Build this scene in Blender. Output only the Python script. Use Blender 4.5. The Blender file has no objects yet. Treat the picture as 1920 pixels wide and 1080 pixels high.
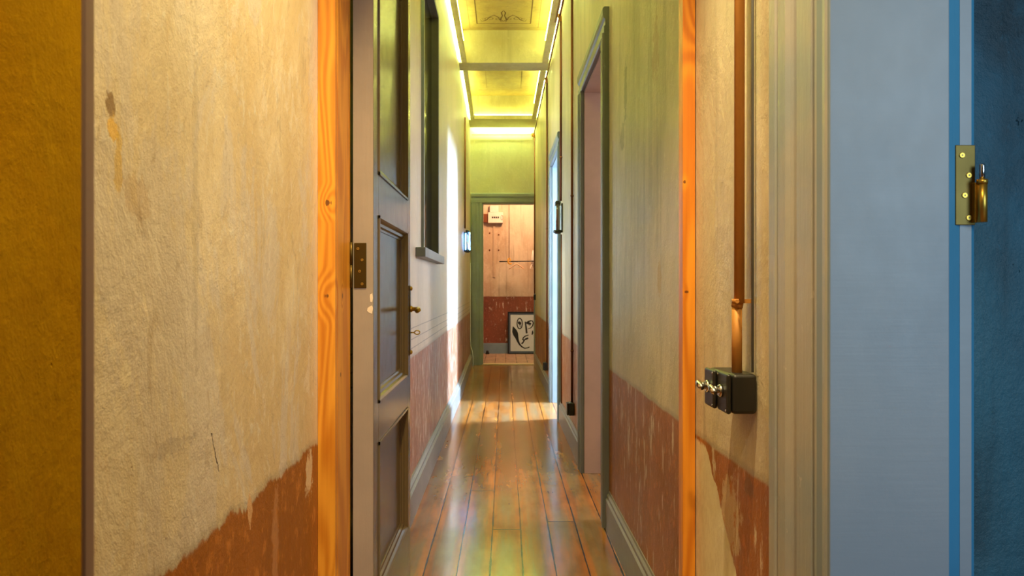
import bpy, bmesh, math, random
from mathutils import Vector
random.seed(7)
S = bpy.context.scene
C = S.collection

# ---------------------------------------------------------------- camera, world, lights, exposure
cam_d = bpy.data.cameras.new('camera')
cam = bpy.data.objects.new('camera', cam_d); C.objects.link(cam); S.camera = cam
cam.location = (0, 0, 1.1); cam.rotation_euler = (math.pi/2, 0, 0)
cam_d.sensor_width = 36; cam_d.lens = 36*1400/1920
cam_d.shift_x = 14/1920
cam_d.clip_start = 0.02; cam_d.clip_end = 60
cam_d.dof.use_dof = True; cam_d.dof.focus_distance = 2.3; cam_d.dof.aperture_fstop = 11

S.view_settings.view_transform = 'Standard'; S.view_settings.look = 'None'
S.view_settings.gamma = 1; S.view_settings.exposure = 0.40
S.view_settings.use_curve_mapping = False
W = bpy.data.worlds.new('world'); S.world = W; W.use_nodes = True
W.node_tree.nodes['Background'].inputs[0].default_value = (.75, .85, 1, 1)
W.node_tree.nodes['Background'].inputs[1].default_value = 0.3

def area(name, loc, target, size, power, color, sy=None, spread=None):
    l = bpy.data.lights.new(name, 'AREA'); l.energy = power; l.color = color
    l.size = size
    if sy: l.shape = 'RECTANGLE'; l.size_y = sy
    if spread: l.spread = math.radians(spread)
    o = bpy.data.objects.new(name, l); C.objects.link(o); o.location = loc
    o.rotation_euler = (Vector(target)-Vector(loc)).to_track_quat('-Z', 'Y').to_euler()
    return o
def point(name, loc, power, color, r=.05):
    l = bpy.data.lights.new(name, 'POINT'); l.energy = power; l.color = color; l.shadow_soft_size = r
    o = bpy.data.objects.new(name, l); C.objects.link(o); o.location = loc
    return o

WARM = (1, .79, .41)
def spot(name, loc, target, power, color, cone, r=.04, blend=.5):
    l = bpy.data.lights.new(name, 'SPOT'); l.energy = power; l.color = color; l.shadow_soft_size = r
    l.spot_size = math.radians(cone); l.spot_blend = blend
    o = bpy.data.objects.new(name, l); C.objects.link(o); o.location = loc
    o.rotation_euler = (Vector(target)-Vector(loc)).to_track_quat('-Z', 'Y').to_euler()
spot('hall_downlight', (.06, 1.10, 2.86), (.0, 1.10, 0), 155, WARM, 94, .035, .6)
spot('entry_downlight', (0, -.45, 2.82), (0, 1.5, 1.0), 100, WARM, 50, .04, .7)
area('blue_room_window_light', (1.8, -1.2, 1.6), (.6, 1.05, 1.0), .9, 38, (.50, .76, 1), 1.8)
area('side_room_window_light', (2.75, 3.95, 1.95), (-.2, 3.95, .55), 1.0, 62, (.92, .92, .96), 1.5)
area('bright_room_window_light', (2.9, 6.85, 2.05), (-.3, 6.68, .4), .65, 1350, (.42, .68, 1), 1.7)
area('end_room_ceiling_light', (.3, 11.35, 2.9), (.1, 12.5, 1.3), .5, 36, (1, .60, .30), .4)
LED_C = (.72, 1.0, .26); LED_P = 125

# ---------------------------------------------------------------- node helpers
class NT:
    def __init__(s, name):
        s.m = bpy.data.materials.new(name); s.m.use_nodes = True
        s.t = s.m.node_tree; s.t.nodes.clear()
        s.out = s.n('ShaderNodeOutputMaterial'); s.b = s.n('ShaderNodeBsdfPrincipled')
        s.t.links.new(s.b.outputs[0], s.out.inputs[0])
        tc = s.n('ShaderNodeTexCoord'); s.obj = tc.outputs['Object']
        sp = s.n('ShaderNodeSeparateXYZ'); s.l(s.obj, sp.inputs[0]); s.x, s.y, s.z = sp.outputs
    def n(s, t, **k):
        n = s.t.nodes.new(t)
        for a, b in k.items(): setattr(n, a, b)
        return n
    def l(s, a, b): s.t.links.new(a, b)
    def put(s, v, inp):
        if isinstance(v, bpy.types.NodeSocket): s.l(v, inp)
        elif isinstance(v, (tuple, list)) and len(v) == 3 and inp.type == 'RGBA': inp.default_value = (*v, 1)
        else: inp.default_value = v
    def math(s, op, a, b=0, c=0, clamp=False):
        n = s.n('ShaderNodeMath', operation=op); n.use_clamp = clamp
        s.put(a, n.inputs[0]); s.put(b, n.inputs[1]); s.put(c, n.inputs[2]); return n.outputs[0]
    def vec(s, x, y, z):
        n = s.n('ShaderNodeCombineXYZ'); s.put(x, n.inputs[0]); s.put(y, n.inputs[1]); s.put(z, n.inputs[2]); return n.outputs[0]
    def scale(s, sx, sy, sz, v=None, off=(0, 0, 0)):
        n = s.n('ShaderNodeMapping'); s.l(v or s.obj, n.inputs[0]); n.inputs['Scale'].default_value = (sx, sy, sz)
        n.inputs['Location'].default_value = off; return n.outputs[0]
    def noise(s, sc, v=None, det=4, rough=.55, dist=0):
        n = s.n('ShaderNodeTexNoise'); s.l(v or s.obj, n.inputs['Vector'])
        n.inputs['Scale'].default_value = sc; n.inputs['Detail'].default_value = det
        n.inputs['Roughness'].default_value = rough; n.inputs['Distortion'].default_value = dist
        return n.outputs['Fac']
    def step(s, v, a, b):
        n = s.n('ShaderNodeMapRange', interpolation_type='SMOOTHSTEP'); s.put(v, n.inputs[0])
        n.inputs[1].default_value = a; n.inputs[2].default_value = b; return n.outputs[0]
    def mix(s, f, a, b, mode='MIX'):
        n = s.n('ShaderNodeMix', data_type='RGBA', blend_type=mode)
        s.put(f, n.inputs[0]); s.put(a, n.inputs[6]); s.put(b, n.inputs[7]); return n.outputs[2]
    def bump(s, h, strength=.3, dist=.01):
        n = s.n('ShaderNodeBump'); n.inputs['Strength'].default_value = strength; n.inputs['Distance'].default_value = dist
        s.l(h, n.inputs['Height']); s.l(n.outputs[0], s.b.inputs['Normal'])
    def soft(s, c, r):
        d = s.vec(s.math('DIVIDE', s.math('SUBTRACT', s.x, c[0]), r[0]), s.math('DIVIDE', s.math('SUBTRACT', s.y, c[1]), r[1]),
                  s.math('DIVIDE', s.math('SUBTRACT', s.z, c[2]), r[2]))
        n = s.n('ShaderNodeVectorMath', operation='LENGTH'); s.l(d, n.inputs[0])
        return s.math('SUBTRACT', 1, s.step(n.outputs['Value'], 0, 1.6))
    def spot(s, c, r, wob=None):
        """mask that is 1 inside an ellipsoid, with a ragged edge"""
        d = s.vec(s.math('DIVIDE', s.math('SUBTRACT', s.x, c[0]), r[0]), s.math('DIVIDE', s.math('SUBTRACT', s.y, c[1]), r[1]),
                  s.math('DIVIDE', s.math('SUBTRACT', s.z, c[2]), r[2]))
        n = s.n('ShaderNodeVectorMath', operation='LENGTH'); s.l(d, n.inputs[0])
        v = n.outputs['Value']
        if wob is not None: v = s.math('ADD', v, s.math('MULTIPLY_ADD', wob, 3.6, -1.8))
        return s.math('SUBTRACT', 1, s.step(v, .8, 1.1))
    def fin(s, col, rough=.5, metal=0, spec=.5):
        s.put(col, s.b.inputs['Base Color']); s.put(rough, s.b.inputs['Roughness']); s.b.inputs['Metallic'].default_value = metal
        s.b.inputs['Specular IOR Level'].default_value = spec
        return s.m

def lin(r, g, b):
    f = lambda c: (c/255/12.92 if c/255 <= .04045 else ((c/255+.055)/1.055)**2.4)
    return (f(r), f(g), f(b))

def plaster(name, cream, cream2, red, dado, wob=.02, spots=(), patch=False, rough=.5, lines=False, bump=.5, crack=False, ytint=None, streak=1.0, worn=.62, mott=0):
    t = NT(name)
    big = t.noise(1.6, t.scale(1, 1, .55), 5, .6)
    mid = t.noise(5.5, t.scale(1, 1, .7), 8, .72, .3)
    fine = t.noise(34, t.scale(1, 1, .75), 6, .75)
    grit = t.noise(160, None, 3, .7)
    strk = t.noise(16, t.scale(1, 1, .05), 3, .6)
    col = t.mix(t.step(big, .38, .62), cream, cream2)
    if ytint:  # wall colour turns yellower along y, with a ragged limit
        a, b = ytint
        f = t.step(t.math('ADD', t.y, t.math('MULTIPLY_ADD', mid, .3, -.15)), a, b)
        col = t.mix(f, col, t.mix(1, col, (.98, .89, .73), 'MULTIPLY'))
    col = t.mix(t.math('MULTIPLY', t.step(mid, .47, .68), .45), col, tuple(c*1.18 for c in cream))
    col = t.mix(t.math('MULTIPLY', t.step(strk, .52, .74), .35*streak), col, tuple(c*.62 for c in cream2))
    col = t.mix(t.math('MULTIPLY', t.step(fine, .58, .66), .35), col, tuple(min(c*1.45, .85) for c in cream))
    col = t.mix(t.math('MULTIPLY', t.step(fine, .40, .30), .45), col, tuple(c*.62 for c in cream))
    if mott:   # trowelled patches of greyer and yellower skim
        tr = t.noise(3.2, t.scale(1, 1.0, .5, None, (4, 2, 7)), 7, .7, 1.2)
        tr2 = t.noise(14, t.scale(1, 1.2, .5, None, (1, 6, 3)), 6, .75, .8)
        col = t.mix(t.math('MULTIPLY', t.step(tr, .50, .56), .55), col, lin(216, 204, 190))
        col = t.mix(t.math('MULTIPLY', t.step(tr, .44, .38), .40), col, lin(214, 184, 134))
        col = t.mix(t.math('MULTIPLY', t.step(tr2, .56, .62), .40), col, lin(238, 226, 204))
        col = t.mix(t.math('MULTIPLY', t.step(tr2, .42, .37), .35), col, lin(176, 152, 116))
    if red:
        edge = t.math('ADD', t.z, t.math('MULTIPLY_ADD', mid, wob*4, -wob*2))
        edge = t.math('ADD', edge, t.math('MULTIPLY_ADD', fine, wob*1.2, -wob*.6))
        m = t.step(edge, dado+.006, dado-.004)
        redc = t.mix(t.step(big, .35, .65), red, tuple(c*.66 for c in red))
        redc = t.mix(t.math('MULTIPLY', t.step(fine, .52, .64), .35), redc, tuple(min(c*1.9+.03, .9) for c in red))
        scr = t.noise(26, t.scale(1, 1, .22), 5, .7)
        redc = t.mix(t.math('MULTIPLY', t.step(scr, worn, worn+.06), .8), redc, cream)
        col = t.mix(m, col, redc)
        # darker, dirty line where the two paints meet
        band = t.math('MULTIPLY', t.step(edge, dado-.006, dado+.004), t.step(edge, dado+.02, dado+.006))
        col = t.mix(t.math('MULTIPLY', band, .4), col, tuple(c*.5 for c in cream2))
    if lines:
        for zz in (.80, .845, .90):
            b = t.math('COMPARE', t.math('ADD', t.z, t.math('MULTIPLY_ADD', mid, .006, -.003)), zz, .0028)
            col = t.mix(t.math('MULTIPLY', b, .6), col, (.12, .08, .08))
    for c, r, k, colr in spots:
        col = t.mix(t.math('MULTIPLY', t.spot(c, r, fine), k), col, colr)
    h = t.math('ADD', t.math('MULTIPLY', fine, .4), t.math('MULTIPLY', grit, .05))
    h = t.math('ADD', h, t.math('MULTIPLY', mid, 1.2))
    pit = t.step(t.noise(22, t.scale(1, 1, .6, None, (3, 1, 2)), 4, .75), .70, .76)
    h = t.math('SUBTRACT', h, t.math('MULTIPLY', pit, .8))
    if patch:   # smooth new filler, a tapering tongue that rises beside the timber post
        lim = t.math('MULTIPLY_ADD', t.math('SUBTRACT', t.z, .49), 1.05, 1.575)
        w = t.math('MULTIPLY_ADD', mid, .12, -.06)
        pm = t.math('MULTIPLY', t.step(t.math('SUBTRACT', t.math('ADD', t.y, w), lim), 0, .006),
                    t.step(t.math('ADD', t.z, t.math('MULTIPLY', w, .5)), .722, .710))
        pm = t.math('MULTIPLY', pm, t.step(t.y, 1.97, 1.93))
        col = t.mix(pm, col, t.mix(t.step(fine, .4, .6), (.80, .70, .48), (.72, .61, .40)))
        h = t.math('ADD', t.math('MULTIPLY', h, t.math('MULTIPLY_ADD', pm, -.6, 1)), t.math('MULTIPLY', pm, .5))
    if crack:
        # hairline crack in the plaster
        lx = t.math('MULTIPLY_ADD', t.math('SUBTRACT', t.z, .865), -.42, 1.1755)
        lx = t.math('ADD', lx, t.math('MULTIPLY_ADD', fine, .02, -.01))
        cm = t.math('MULTIPLY', t.math('COMPARE', t.y, lx, .0012), t.math('COMPARE', t.z, .838, .034))
        col = t.mix(cm, col, (.03, .015, .008)); h = t.math('SUBTRACT', h, t.math('MULTIPLY', cm, .8))
    t.bump(h, bump, .012)
    rr = t.math('MULTIPLY_ADD', mid, .35, rough-.18)
    return t.fin(col, rr, 0, .4)

def paint(name, col, rough=.35, chips=True, bump=.25, col2=None, brush='z'):
    t = NT(name)
    n1 = t.noise(3, None, 4, .6)
    sc = {'z': (1, 1, .06), 'x': (.06, 1, 1), 'y': (1, .06, 1)}[brush]
    br = t.noise(90, t.scale(*sc), 3, .6)
    rag = t.noise(20, t.scale(1, 1, .6), 6, .75)
    c = t.mix(t.step(n1, .35, .65), col, col2 or tuple(k*.86 for k in col))
    if chips:
        c = t.mix(t.math('MULTIPLY', t.step(rag, .645, .685), .5), c, tuple(min(1, k*1.6) for k in col))
        c = t.mix(t.math('MULTIPLY', t.step(rag, .30, .26), .6), c, tuple(k*.3 for k in col))
    h = t.math('ADD', t.math('MULTIPLY', br, .35), t.math('MULTIPLY', rag, .5))
    t.bump(h, bump, .004)
    return t.fin(c, t.math('MULTIPLY_ADD', rag, .2, rough-.05 if rough < .2 else max(rough-.05, .27)))

def timber(name, a, b, knots=(), axis='z', freq=1.0):
    t = NT(name)
    warp = t.noise(1.1, t.scale(4, 4, .8), 2, .5, .6)
    for c, r in knots:   # rings bend round each knot
        warp = t.math('ADD', warp, t.math('MULTIPLY', t.soft(c, (r*3, r*3, r*5)), .20 if r > .005 else .03))
    fib = t.noise(70*freq, t.scale(1, 1, .03), 4, .6)
    rings = t.math('SINE', t.math('MULTIPLY_ADD', warp, 62, t.math('MULTIPLY', t.x, 150)))
    f = t.math('ADD', t.math('MULTIPLY_ADD', rings, .22, .5), t.math('MULTIPLY_ADD', fib, .8, -.4), clamp=True)
    c = t.mix(t.step(f, .1, .95), a, b)
    for cc, r in knots:
        c = t.mix(t.math('MULTIPLY', t.spot(cc, (r, r, r*1.1), fib), .85), c, (.10, .025, .004))
    t.bump(fib, .15, .003)
    return t.fin(c, .38)

def floorboards(name, w, off, cols, cross=2.3, rough=.20):
    t = NT(name)
    u = t.math('DIVIDE', t.math('SUBTRACT', t.x, off), w)
    # boards wander a little
    u = t.math('ADD', u, t.math('MULTIPLY_ADD', t.noise(.6, t.scale(.01, 1, 1), 1), .12, -.06))
    idx = t.math('FLOOR', u); fr = t.math('SUBTRACT', u, idx)
    wn = t.n('ShaderNodeTexWhiteNoise', noise_dimensions='1D'); t.l(idx, wn.inputs['W']); r = wn.outputs['Value']
    v = t.math('DIVIDE', t.math('ADD', t.y, t.math('MULTIPLY', r, 7.3)), cross)
    j = t.math('FLOOR', v); fv = t.math('SUBTRACT', v, j)
    wn2 = t.n('ShaderNodeTexWhiteNoise', noise_dimensions='2D'); t.l(t.vec(idx, j, 0), wn2.inputs['Vector']); r2 = wn2.outputs['Value']
    shift = t.vec(t.math('MULTIPLY_ADD', r2, 9, t.x), t.y, t.z)
    grain = t.noise(38, t.scale(1, .05, 1, shift), 3, .6, .1)
    flame = t.noise(9, t.scale(1, .06, 1, shift), 4, .6, .3)
    blot = t.noise(3.1, t.scale(1, .4, 1), 3, .5)
    dirt = t.noise(13, t.scale(1, .35, 1), 3, .6)
    a, b, d = cols
    c = t.mix(t.step(flame, .35, .65), a, b)
    c = t.mix(t.math('MULTIPLY', t.step(grain, .48, .62), .55), c, d)
    c = t.mix(t.math('MULTIPLY', r2, .6), c, tuple(k*.55 for k in a))
    # the middle of each board is worn greyer than its edges
    mid = t.step(t.math('ABSOLUTE', t.math('SUBTRACT', fr, .5)), .42, .12)
    c = t.mix(t.math('MULTIPLY', t.math('MULTIPLY', mid, t.step(blot, .25, .6)), .8), c, d)
    c = t.mix(t.math('MULTIPLY', t.step(dirt, .35, .75), .45), c, tuple(k*.25 for k in a))
    e = t.math('MINIMUM', fr, t.math('SUBTRACT', 1, fr))
    wob = t.math('MULTIPLY_ADD', dirt, .09, -.022)
    gap = t.step(e, t_max(t, wob, .008), 0) if False else t.math('LESS_THAN', e, t.math('MAXIMUM', wob, .015))
    gx = t.math('LESS_THAN', t.math('MINIMUM', fv, t.math('SUBTRACT', 1, fv)), .0016)
    g = t.math('MAXIMUM', gap, gx)
    c = t.mix(g, c, (.012, .006, .003))
    h = t.math('SUBTRACT', t.math('MULTIPLY_ADD', grain, .10, t.math('MULTIPLY', dirt, .06)), g)
    h = t.math('SUBTRACT', h, t.math('MULTIPLY', t.math('POWER', t.math('ABSOLUTE', t.math('SUBTRACT', fr, .5)), 2), 1.2))
    t.bump(h, .35, .006)
    rr = t.math('MULTIPLY_ADD', t.step(blot, .3, .7), .09, rough-.05)
    return t.fin(c, rr, 0, .6)

def simple(name, col, rough=.4, metal=0, nz=.0):
    t = NT(name)
    n = t.noise(28, None, 4)
    c = t.mix(t.math('MULTIPLY', n, .5), col, tuple(k*(.7 if not metal else .8) for k in col))
    return t.fin(c, t.math('MULTIPLY_ADD', n, .12, rough-.05), metal)

def emis(name, col, st):
    t = NT(name); t.b.inputs['Emission Color'].default_value = (*col, 1); t.b.inputs['Emission Strength'].default_value = st
    return t.fin(tuple(min(1, c) for c in col), .5)

def clear(name, col, mixf=.1, rough=.05, refl=(1, 1, 1)):
    """sheet glass or acrylic: what passes is tinted, a little is mirrored"""
    t = NT(name)
    tr = t.n('ShaderNodeBsdfTransparent'); tr.inputs[0].default_value = (*col, 1)
    gl = t.n('ShaderNodeBsdfGlossy'); gl.inputs[0].default_value = (*refl, 1); gl.inputs['Roughness'].default_value = rough
    lw = t.n('ShaderNodeLayerWeight'); lw.inputs[0].default_value = .35
    mx = t.n('ShaderNodeMixShader'); t.l(t.math('MULTIPLY_ADD', lw.outputs['Fresnel'], .6, mixf, clamp=True), mx.inputs[0])
    t.l(tr.outputs[0], mx.inputs[1]); t.l(gl.outputs[0], mx.inputs[2]); t.l(mx.outputs[0], t.out.inputs[0])
    return t.m
def t_max(t, a, b): return t.math('MAXIMUM', a, b)

# ---------------------------------------------------------------- materials
CREAM = lin(214, 196, 168); CREAM2 = lin(196, 170, 130); RED = lin(186, 98, 50)
spots_L = [((-.46, .872, 1.315), (.05, .009, .018), .8, lin(140, 105, 60)),
           ((-.46, .874, 1.285), (.05, .012, .016), .9, lin(235, 190, 95)),
           ((-.46, .890, 1.245), (.05, .010, .035), .6, lin(215, 175, 70)),
           ((-.46, .935, 1.21), (.05, .035, .025), .3, lin(190, 150, 90)),
           ((-.46, .905, .990), (.05, .012, .018), .7, lin(240, 225, 190)),
           ((-.46, 1.112, 1.25), (.05, .010, .30), .22, lin(150, 135, 110)),
           ((-.46, 1.04, .88), (.05, .05, .012), .3, lin(150, 136, 128)),
           ((-.46, 1.20, 1.35), (.05, .020, .20), .4, lin(235, 215, 175)),
           ((-.46, 1.35, .70), (.05, .012, .03), .9, lin(225, 175, 120)),
           ((-.46, 1.76, .66), (.05, .030, .05), .9, lin(225, 195, 150)),
           ((-.46, 1.50, .60), (.05, .02, .10), .6, lin(200, 140, 90)),
           ((-.46, 1.6, .94), (.05, .015, .12), .35, lin(220, 190, 150))]
spots_R = [((.49, 2.34, 1.12), (.05, .035, .05), .6, lin(190, 150, 60)),
           ((.49, 2.18, 1.02), (.05, .03, .05), .5, lin(215, 195, 150)),
           ((.49, 2.98, 1.88), (.05, .035, .12), .6, lin(104, 92, 56)),
           ((.49, 3.05, 1.72), (.05, .06, .05), .5, lin(110, 98, 60)),
           ((.49, 2.40, 1.86), (.05, .05, .10), .45, lin(166, 116, 70)),
           ((.49, 1.62, .60), (.05, .06, .09), .55, lin(222, 200, 160)),
           ((.49, 1.50, .70), (.05, .03, .02), .5, lin(120, 90, 60)),
           ((.49, 2.12, 1.03), (.05, .04, .06), .5, lin(205, 185, 150)),
           ((.49, 2.02, .62), (.05, .05, .22), .55, lin(205, 185, 150))]
M = {}
M['wall_hall_left'] = plaster('plaster_hall_left', lin(232, 218, 190), lin(220, 200, 162), lin(188, 112, 40), .715, .022, spots_L, crack=True, ytint=(1.05, 1.35), bump=.38, worn=.66, streak=.5, mott=1)
M['wall_corr_left'] = plaster('plaster_corridor_left', lin(200, 182, 164), lin(190, 174, 156), lin(160, 100, 70), .755, .003, (), lines=True, bump=.25, worn=.54, rough=.42)
M['wall_right'] = plaster('plaster_right', CREAM, lin(184, 170, 136), lin(172, 104, 46), .728, .006, spots_R, patch=True, bump=.45, rough=.42, worn=.575, streak=1.5)
M['wall_end'] = plaster('plaster_end', lin(206, 196, 170), lin(196, 186, 150), None, 0, bump=.3, streak=.5)
M['wall_end_room'] = plaster('plaster_end_room', lin(214, 192, 168), lin(190, 158, 130), lin(140, 74, 50), .955, .008, (), bump=.4, streak=2.0, worn=.585)
M['wall_plain'] = plaster('plaster_plain', lin(206, 192, 176), lin(190, 175, 160), None, 0, bump=.3)
M['wall_blue'] = plaster('plaster_dark_blue', lin(50, 98, 116), lin(38, 52, 58), None, 0, bump=.8, rough=.5)
M['ceiling'] = plaster('ceiling_paint', lin(186, 164, 96), lin(162, 136, 74), None, 0, bump=.5)
M['beam'] = plaster('beam_paint', lin(206, 198, 156), lin(190, 178, 130), None, 0, bump=.6)
M['ceiling_line'] = simple('ceiling_ornament_paint', lin(112, 84, 42), .7)
M['ceiling_mid'] = simple('ceiling_ornament_pale', lin(160, 132, 84), .7)
M['trim'] = paint('grey_trim_paint', lin(114, 116, 118), .34)
M['skirting'] = paint('taupe_skirting_paint', lin(130, 122, 116), .34)
M['trim_thick'] = paint('old_grey_gloss_paint', lin(166, 158, 148), .33, True, .6, lin(142, 148, 152))
M['jamb'] = paint('blue_grey_gloss_paint', lin(126, 136, 146), .42, False, .16, lin(118, 130, 142), 'x')
M['rebate'] = paint('rebate_blue_paint', lin(50, 118, 156), .4, False, .2)
M['door'] = paint('taupe_door_paint', lin(106, 88, 62), .15, False, .2)
M['door_edge'] = paint('taupe_door_edge_paint', lin(160, 140, 118), .42, False, .35)
M['mauve'] = paint('mauve_grey_paint', lin(172, 140, 126), .5, False, .15)
M['soft_blue'] = paint('pale_blue_daylight_trim', lin(130, 146, 160), .34, False, .2)  # pale blue holds the daylight on the second doorway; end skirting shares it
M['wood_L'] = timber('orange_pine', lin(232, 154, 44), lin(196, 112, 18), [((-.435, 1.837, 1.1+160*.00131), .007), ((-.437, 1.837, 1.1-15*.00131), .010), ((-.417, 1.92, 1.1-15*.00135), .006), ((-.417, 1.90, .88), .004)])
M['wood_R'] = timber('orange_pine_post', lin(230, 150, 44), lin(194, 108, 22), [((.458, 1.9, 1.37), .004), ((.462, 1.9, 1.09), .004)])
M['floor'] = floorboards('old_varnished_floorboards', .128, .073, (lin(190, 112, 46), lin(146, 80, 30), lin(116, 98, 68)))
M['floor_end'] = floorboards('pale_end_room_floor', .16, .02, (lin(190, 150, 124), lin(182, 144, 120), lin(176, 144, 126)), 3, .5)
M['brass'] = simple('aged_brass', lin(190, 150, 60), .34, .9)
M['brass_dark'] = simple('dark_brass', lin(88, 68, 22), .36, .8)
M['copper'] = simple('copper_pipe', lin(196, 134, 62), .55, .3)
M['copper_old'] = simple('old_copper_pipe', lin(128, 70, 42), .45, .7)
M['steel'] = simple('chrome', lin(205, 205, 205), .14, 1)
M['black'] = simple('black_bakelite', lin(34, 31, 27), .38)
M['black_frame'] = simple('black_frame', lin(20, 22, 26), .35)
M['passe'] = simple('grey_mount', lin(86, 96, 112), .6)
M['paper'] = simple('white_paper', lin(214, 218, 222), .7)
M['ink'] = simple('black_ink', lin(26, 26, 28), .6)
M['conduit'] = simple('faint_conduit', lin(196, 164, 136), .6)
M['trim_far'] = paint('grey_green_trim_paint', lin(146, 146, 142), .36, False)
M['pane'] = simple('dark_window_glass', lin(14, 18, 12), .12)
M['white'] = simple('white_plastic', lin(228, 214, 204), .45)
M['yellow'] = simple('yellow_strap', lin(226, 158, 34), .5)
M['hanger'] = simple('orange_wood_hanger', lin(240, 190, 150), .45)
M['edge'] = simple('brown_acrylic_edge', lin(158, 128, 112), .35)
M['amber'] = clear('amber_acrylic', (.76, .60, .11), .02, .03, (1, .8, .4))
M['glass'] = clear('clear_glass', (.93, .96, .96), .12)
M['led'] = emis('led_strip_light', LED_C, LED_P)
M['led_up'] = emis('led_coffer_light', (.90, 1.0, .26), 36)
M['led_blue'] = emis('blue_led', (.14, .42, 1.0), 70)
M['cable'] = simple('white_cable', lin(220, 220, 225), .5)
M['bare'] = simple('bare_chipped_wood', lin(232, 205, 168), .7)
M['threshold'] = simple('threshold_strip', lin(206, 186, 160), .5)

# ---------------------------------------------------------------- geometry helpers
def bx(bm, x0, x1, y0, y1, z0, z1, mi=0):
    v = [bm.verts.new((x, y, z)) for x in (x0, x1) for y in (y0, y1) for z in (z0, z1)]
    for f in ((0,1,3,2), (4,6,7,5), (0,4,5,1), (2,3,7,6), (0,2,6,4), (1,5,7,3)):
        bm.faces.new([v[i] for i in f]).material_index = mi
def slab(bm, pts, z0, z1, mi=0):
    a = [bm.verts.new((x, y, z0)) for x, y in pts]; b = [bm.verts.new((x, y, z1)) for x, y in pts]
    n = len(pts)
    bm.faces.new(a[::-1]).material_index = mi; bm.faces.new(b).material_index = mi
    for i in range(n): bm.faces.new((a[i], a[(i+1) % n], b[(i+1) % n], b[i])).material_index = mi
def sweep(bm, prof, p0, p1, up, mi=0):
    """extrude a closed profile [(a,b)] from p0 to p1; a along side vector, b along up"""
    p0 = Vector(p0); p1 = Vector(p1); d = (p1-p0).normalized(); up = Vector(up); side = d.cross(up).normalized()
    r = [[bm.verts.new(p+side*a+up*b) for a, b in prof] for p in (p0, p1)]
    n = len(prof)
    for i in range(n): bm.faces.new((r[0][i], r[0][(i+1) % n], r[1][(i+1) % n], r[1][i])).material_index = mi
    bm.faces.new(r[0][::-1]).material_index = mi; bm.faces.new(r[1]).material_index = mi
def tube(bm, pts, r, seg=12, mi=0, cap=True):
    pts = [Vector(p) for p in pts]; rings = []
    rs = r if isinstance(r, (list, tuple)) else [r]*len(pts)
    ref = None
    for i, p in enumerate(pts):
        d = (pts[min(i+1, len(pts)-1)]-pts[max(i-1, 0)]).normalized()
        if ref is None or abs(ref.dot(d)) > .95: ref = Vector((0, 0, 1)) if abs(d.z) < .9 else Vector((1, 0, 0))
        a = d.cross(ref).normalized(); b = d.cross(a)
        rings.append([bm.verts.new(p+(a*math.cos(2*math.pi*k/seg)+b*math.sin(2*math.pi*k/seg))*rs[i]) for k in range(seg)])
    for i in range(len(rings)-1):
        for k in range(seg):
            f = bm.faces.new((rings[i][k], rings[i][(k+1) % seg], rings[i+1][(k+1) % seg], rings[i+1][k])); f.smooth = True; f.material_index = mi
    if cap:
        bm.faces.new(rings[0][::-1]).material_index = mi; bm.faces.new(rings[-1]).material_index = mi
def arc(n, f): return [f(i/(n-1)) for i in range(n)]
def obj(name, bm, mat, parent=None, bevel=0, smooth=False, seg=2):
    bmesh.ops.recalc_face_normals(bm, faces=bm.faces)
    me = bpy.data.meshes.new(name); bm.to_mesh(me); bm.free()
    for m in (mat if isinstance(mat, (list, tuple)) else [mat]): me.materials.append(m)
    o = bpy.data.objects.new(name, me); C.objects.link(o)
    if parent is not None:
        o.parent = parent; o.matrix_parent_inverse = bm_inv(parent)
    if bevel:
        b = o.modifiers.new('bevel', 'BEVEL'); b.width = bevel; b.segments = seg; b.limit_method = 'ANGLE'; b.angle_limit = math.radians(40)
        for p in me.polygons: p.use_smooth = True
        w = o.modifiers.new('wn', 'WEIGHTED_NORMAL'); w.keep_sharp = True
    return o
def bm_inv(p):
    from mathutils import Matrix
    m = Matrix.Translation(p.location)
    q = p.parent
    return m.inverted()
def B(): return bmesh.new()
def tag(o, label, cat=None, group=None, kind=None):
    o['label'] = label
    if cat: o['category'] = cat
    if group: o['group'] = group
    if kind: o['kind'] = kind
    return o
def thing(name, loc, label, cat, group=None, kind=None):
    o = bpy.data.objects.new(name, None); C.objects.link(o); o.location = loc; o.empty_display_size = .05
    return tag(o, label, cat, group, kind)
def part(name, bm, mat, parent, bevel=0, label=None, seg=2):
    """world-space mesh parented to an Empty (or to a part whose origin is the world's)"""
    o = obj(name, bm, mat, None, bevel, seg=seg)
    o.parent = parent
    off = Vector((0, 0, 0)); q = parent
    while q is not None: off += q.location; q = q.parent
    for v in o.data.vertices: v.co -= off
    o.data.update()
    if label: o['label'] = label
    return o
def struct(name, bm, mat, label, cat, bevel=0):
    o = obj(name, bm, mat, None, bevel); return tag(o, label, cat, kind='structure')

# wall lines
def xr(y): return .49-.0054*(y-1.5)
def xl(y): return -.46 if y < 7.5 else -.46-.03*(y-7.5)/3.2
YE = 10.7; ZC = 3.70; ZB = 3.37; T = .17

# ---------------------------------------------------------------- room shell
b = B(); bx(b, -1.6, 3.4, -2.2, YE+.07, -.1, 0)
struct('floor', b, M['floor'], 'worn varnished wooden floorboards running down the long corridor', 'floor')
b = B(); bx(b, -1.6, 2.2, YE+.07, 12.9, -.1, .004)
struct('floor_end_room', b, M['floor_end'], 'pale pinkish floor of the small room past the end doorway', 'floor')

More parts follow.
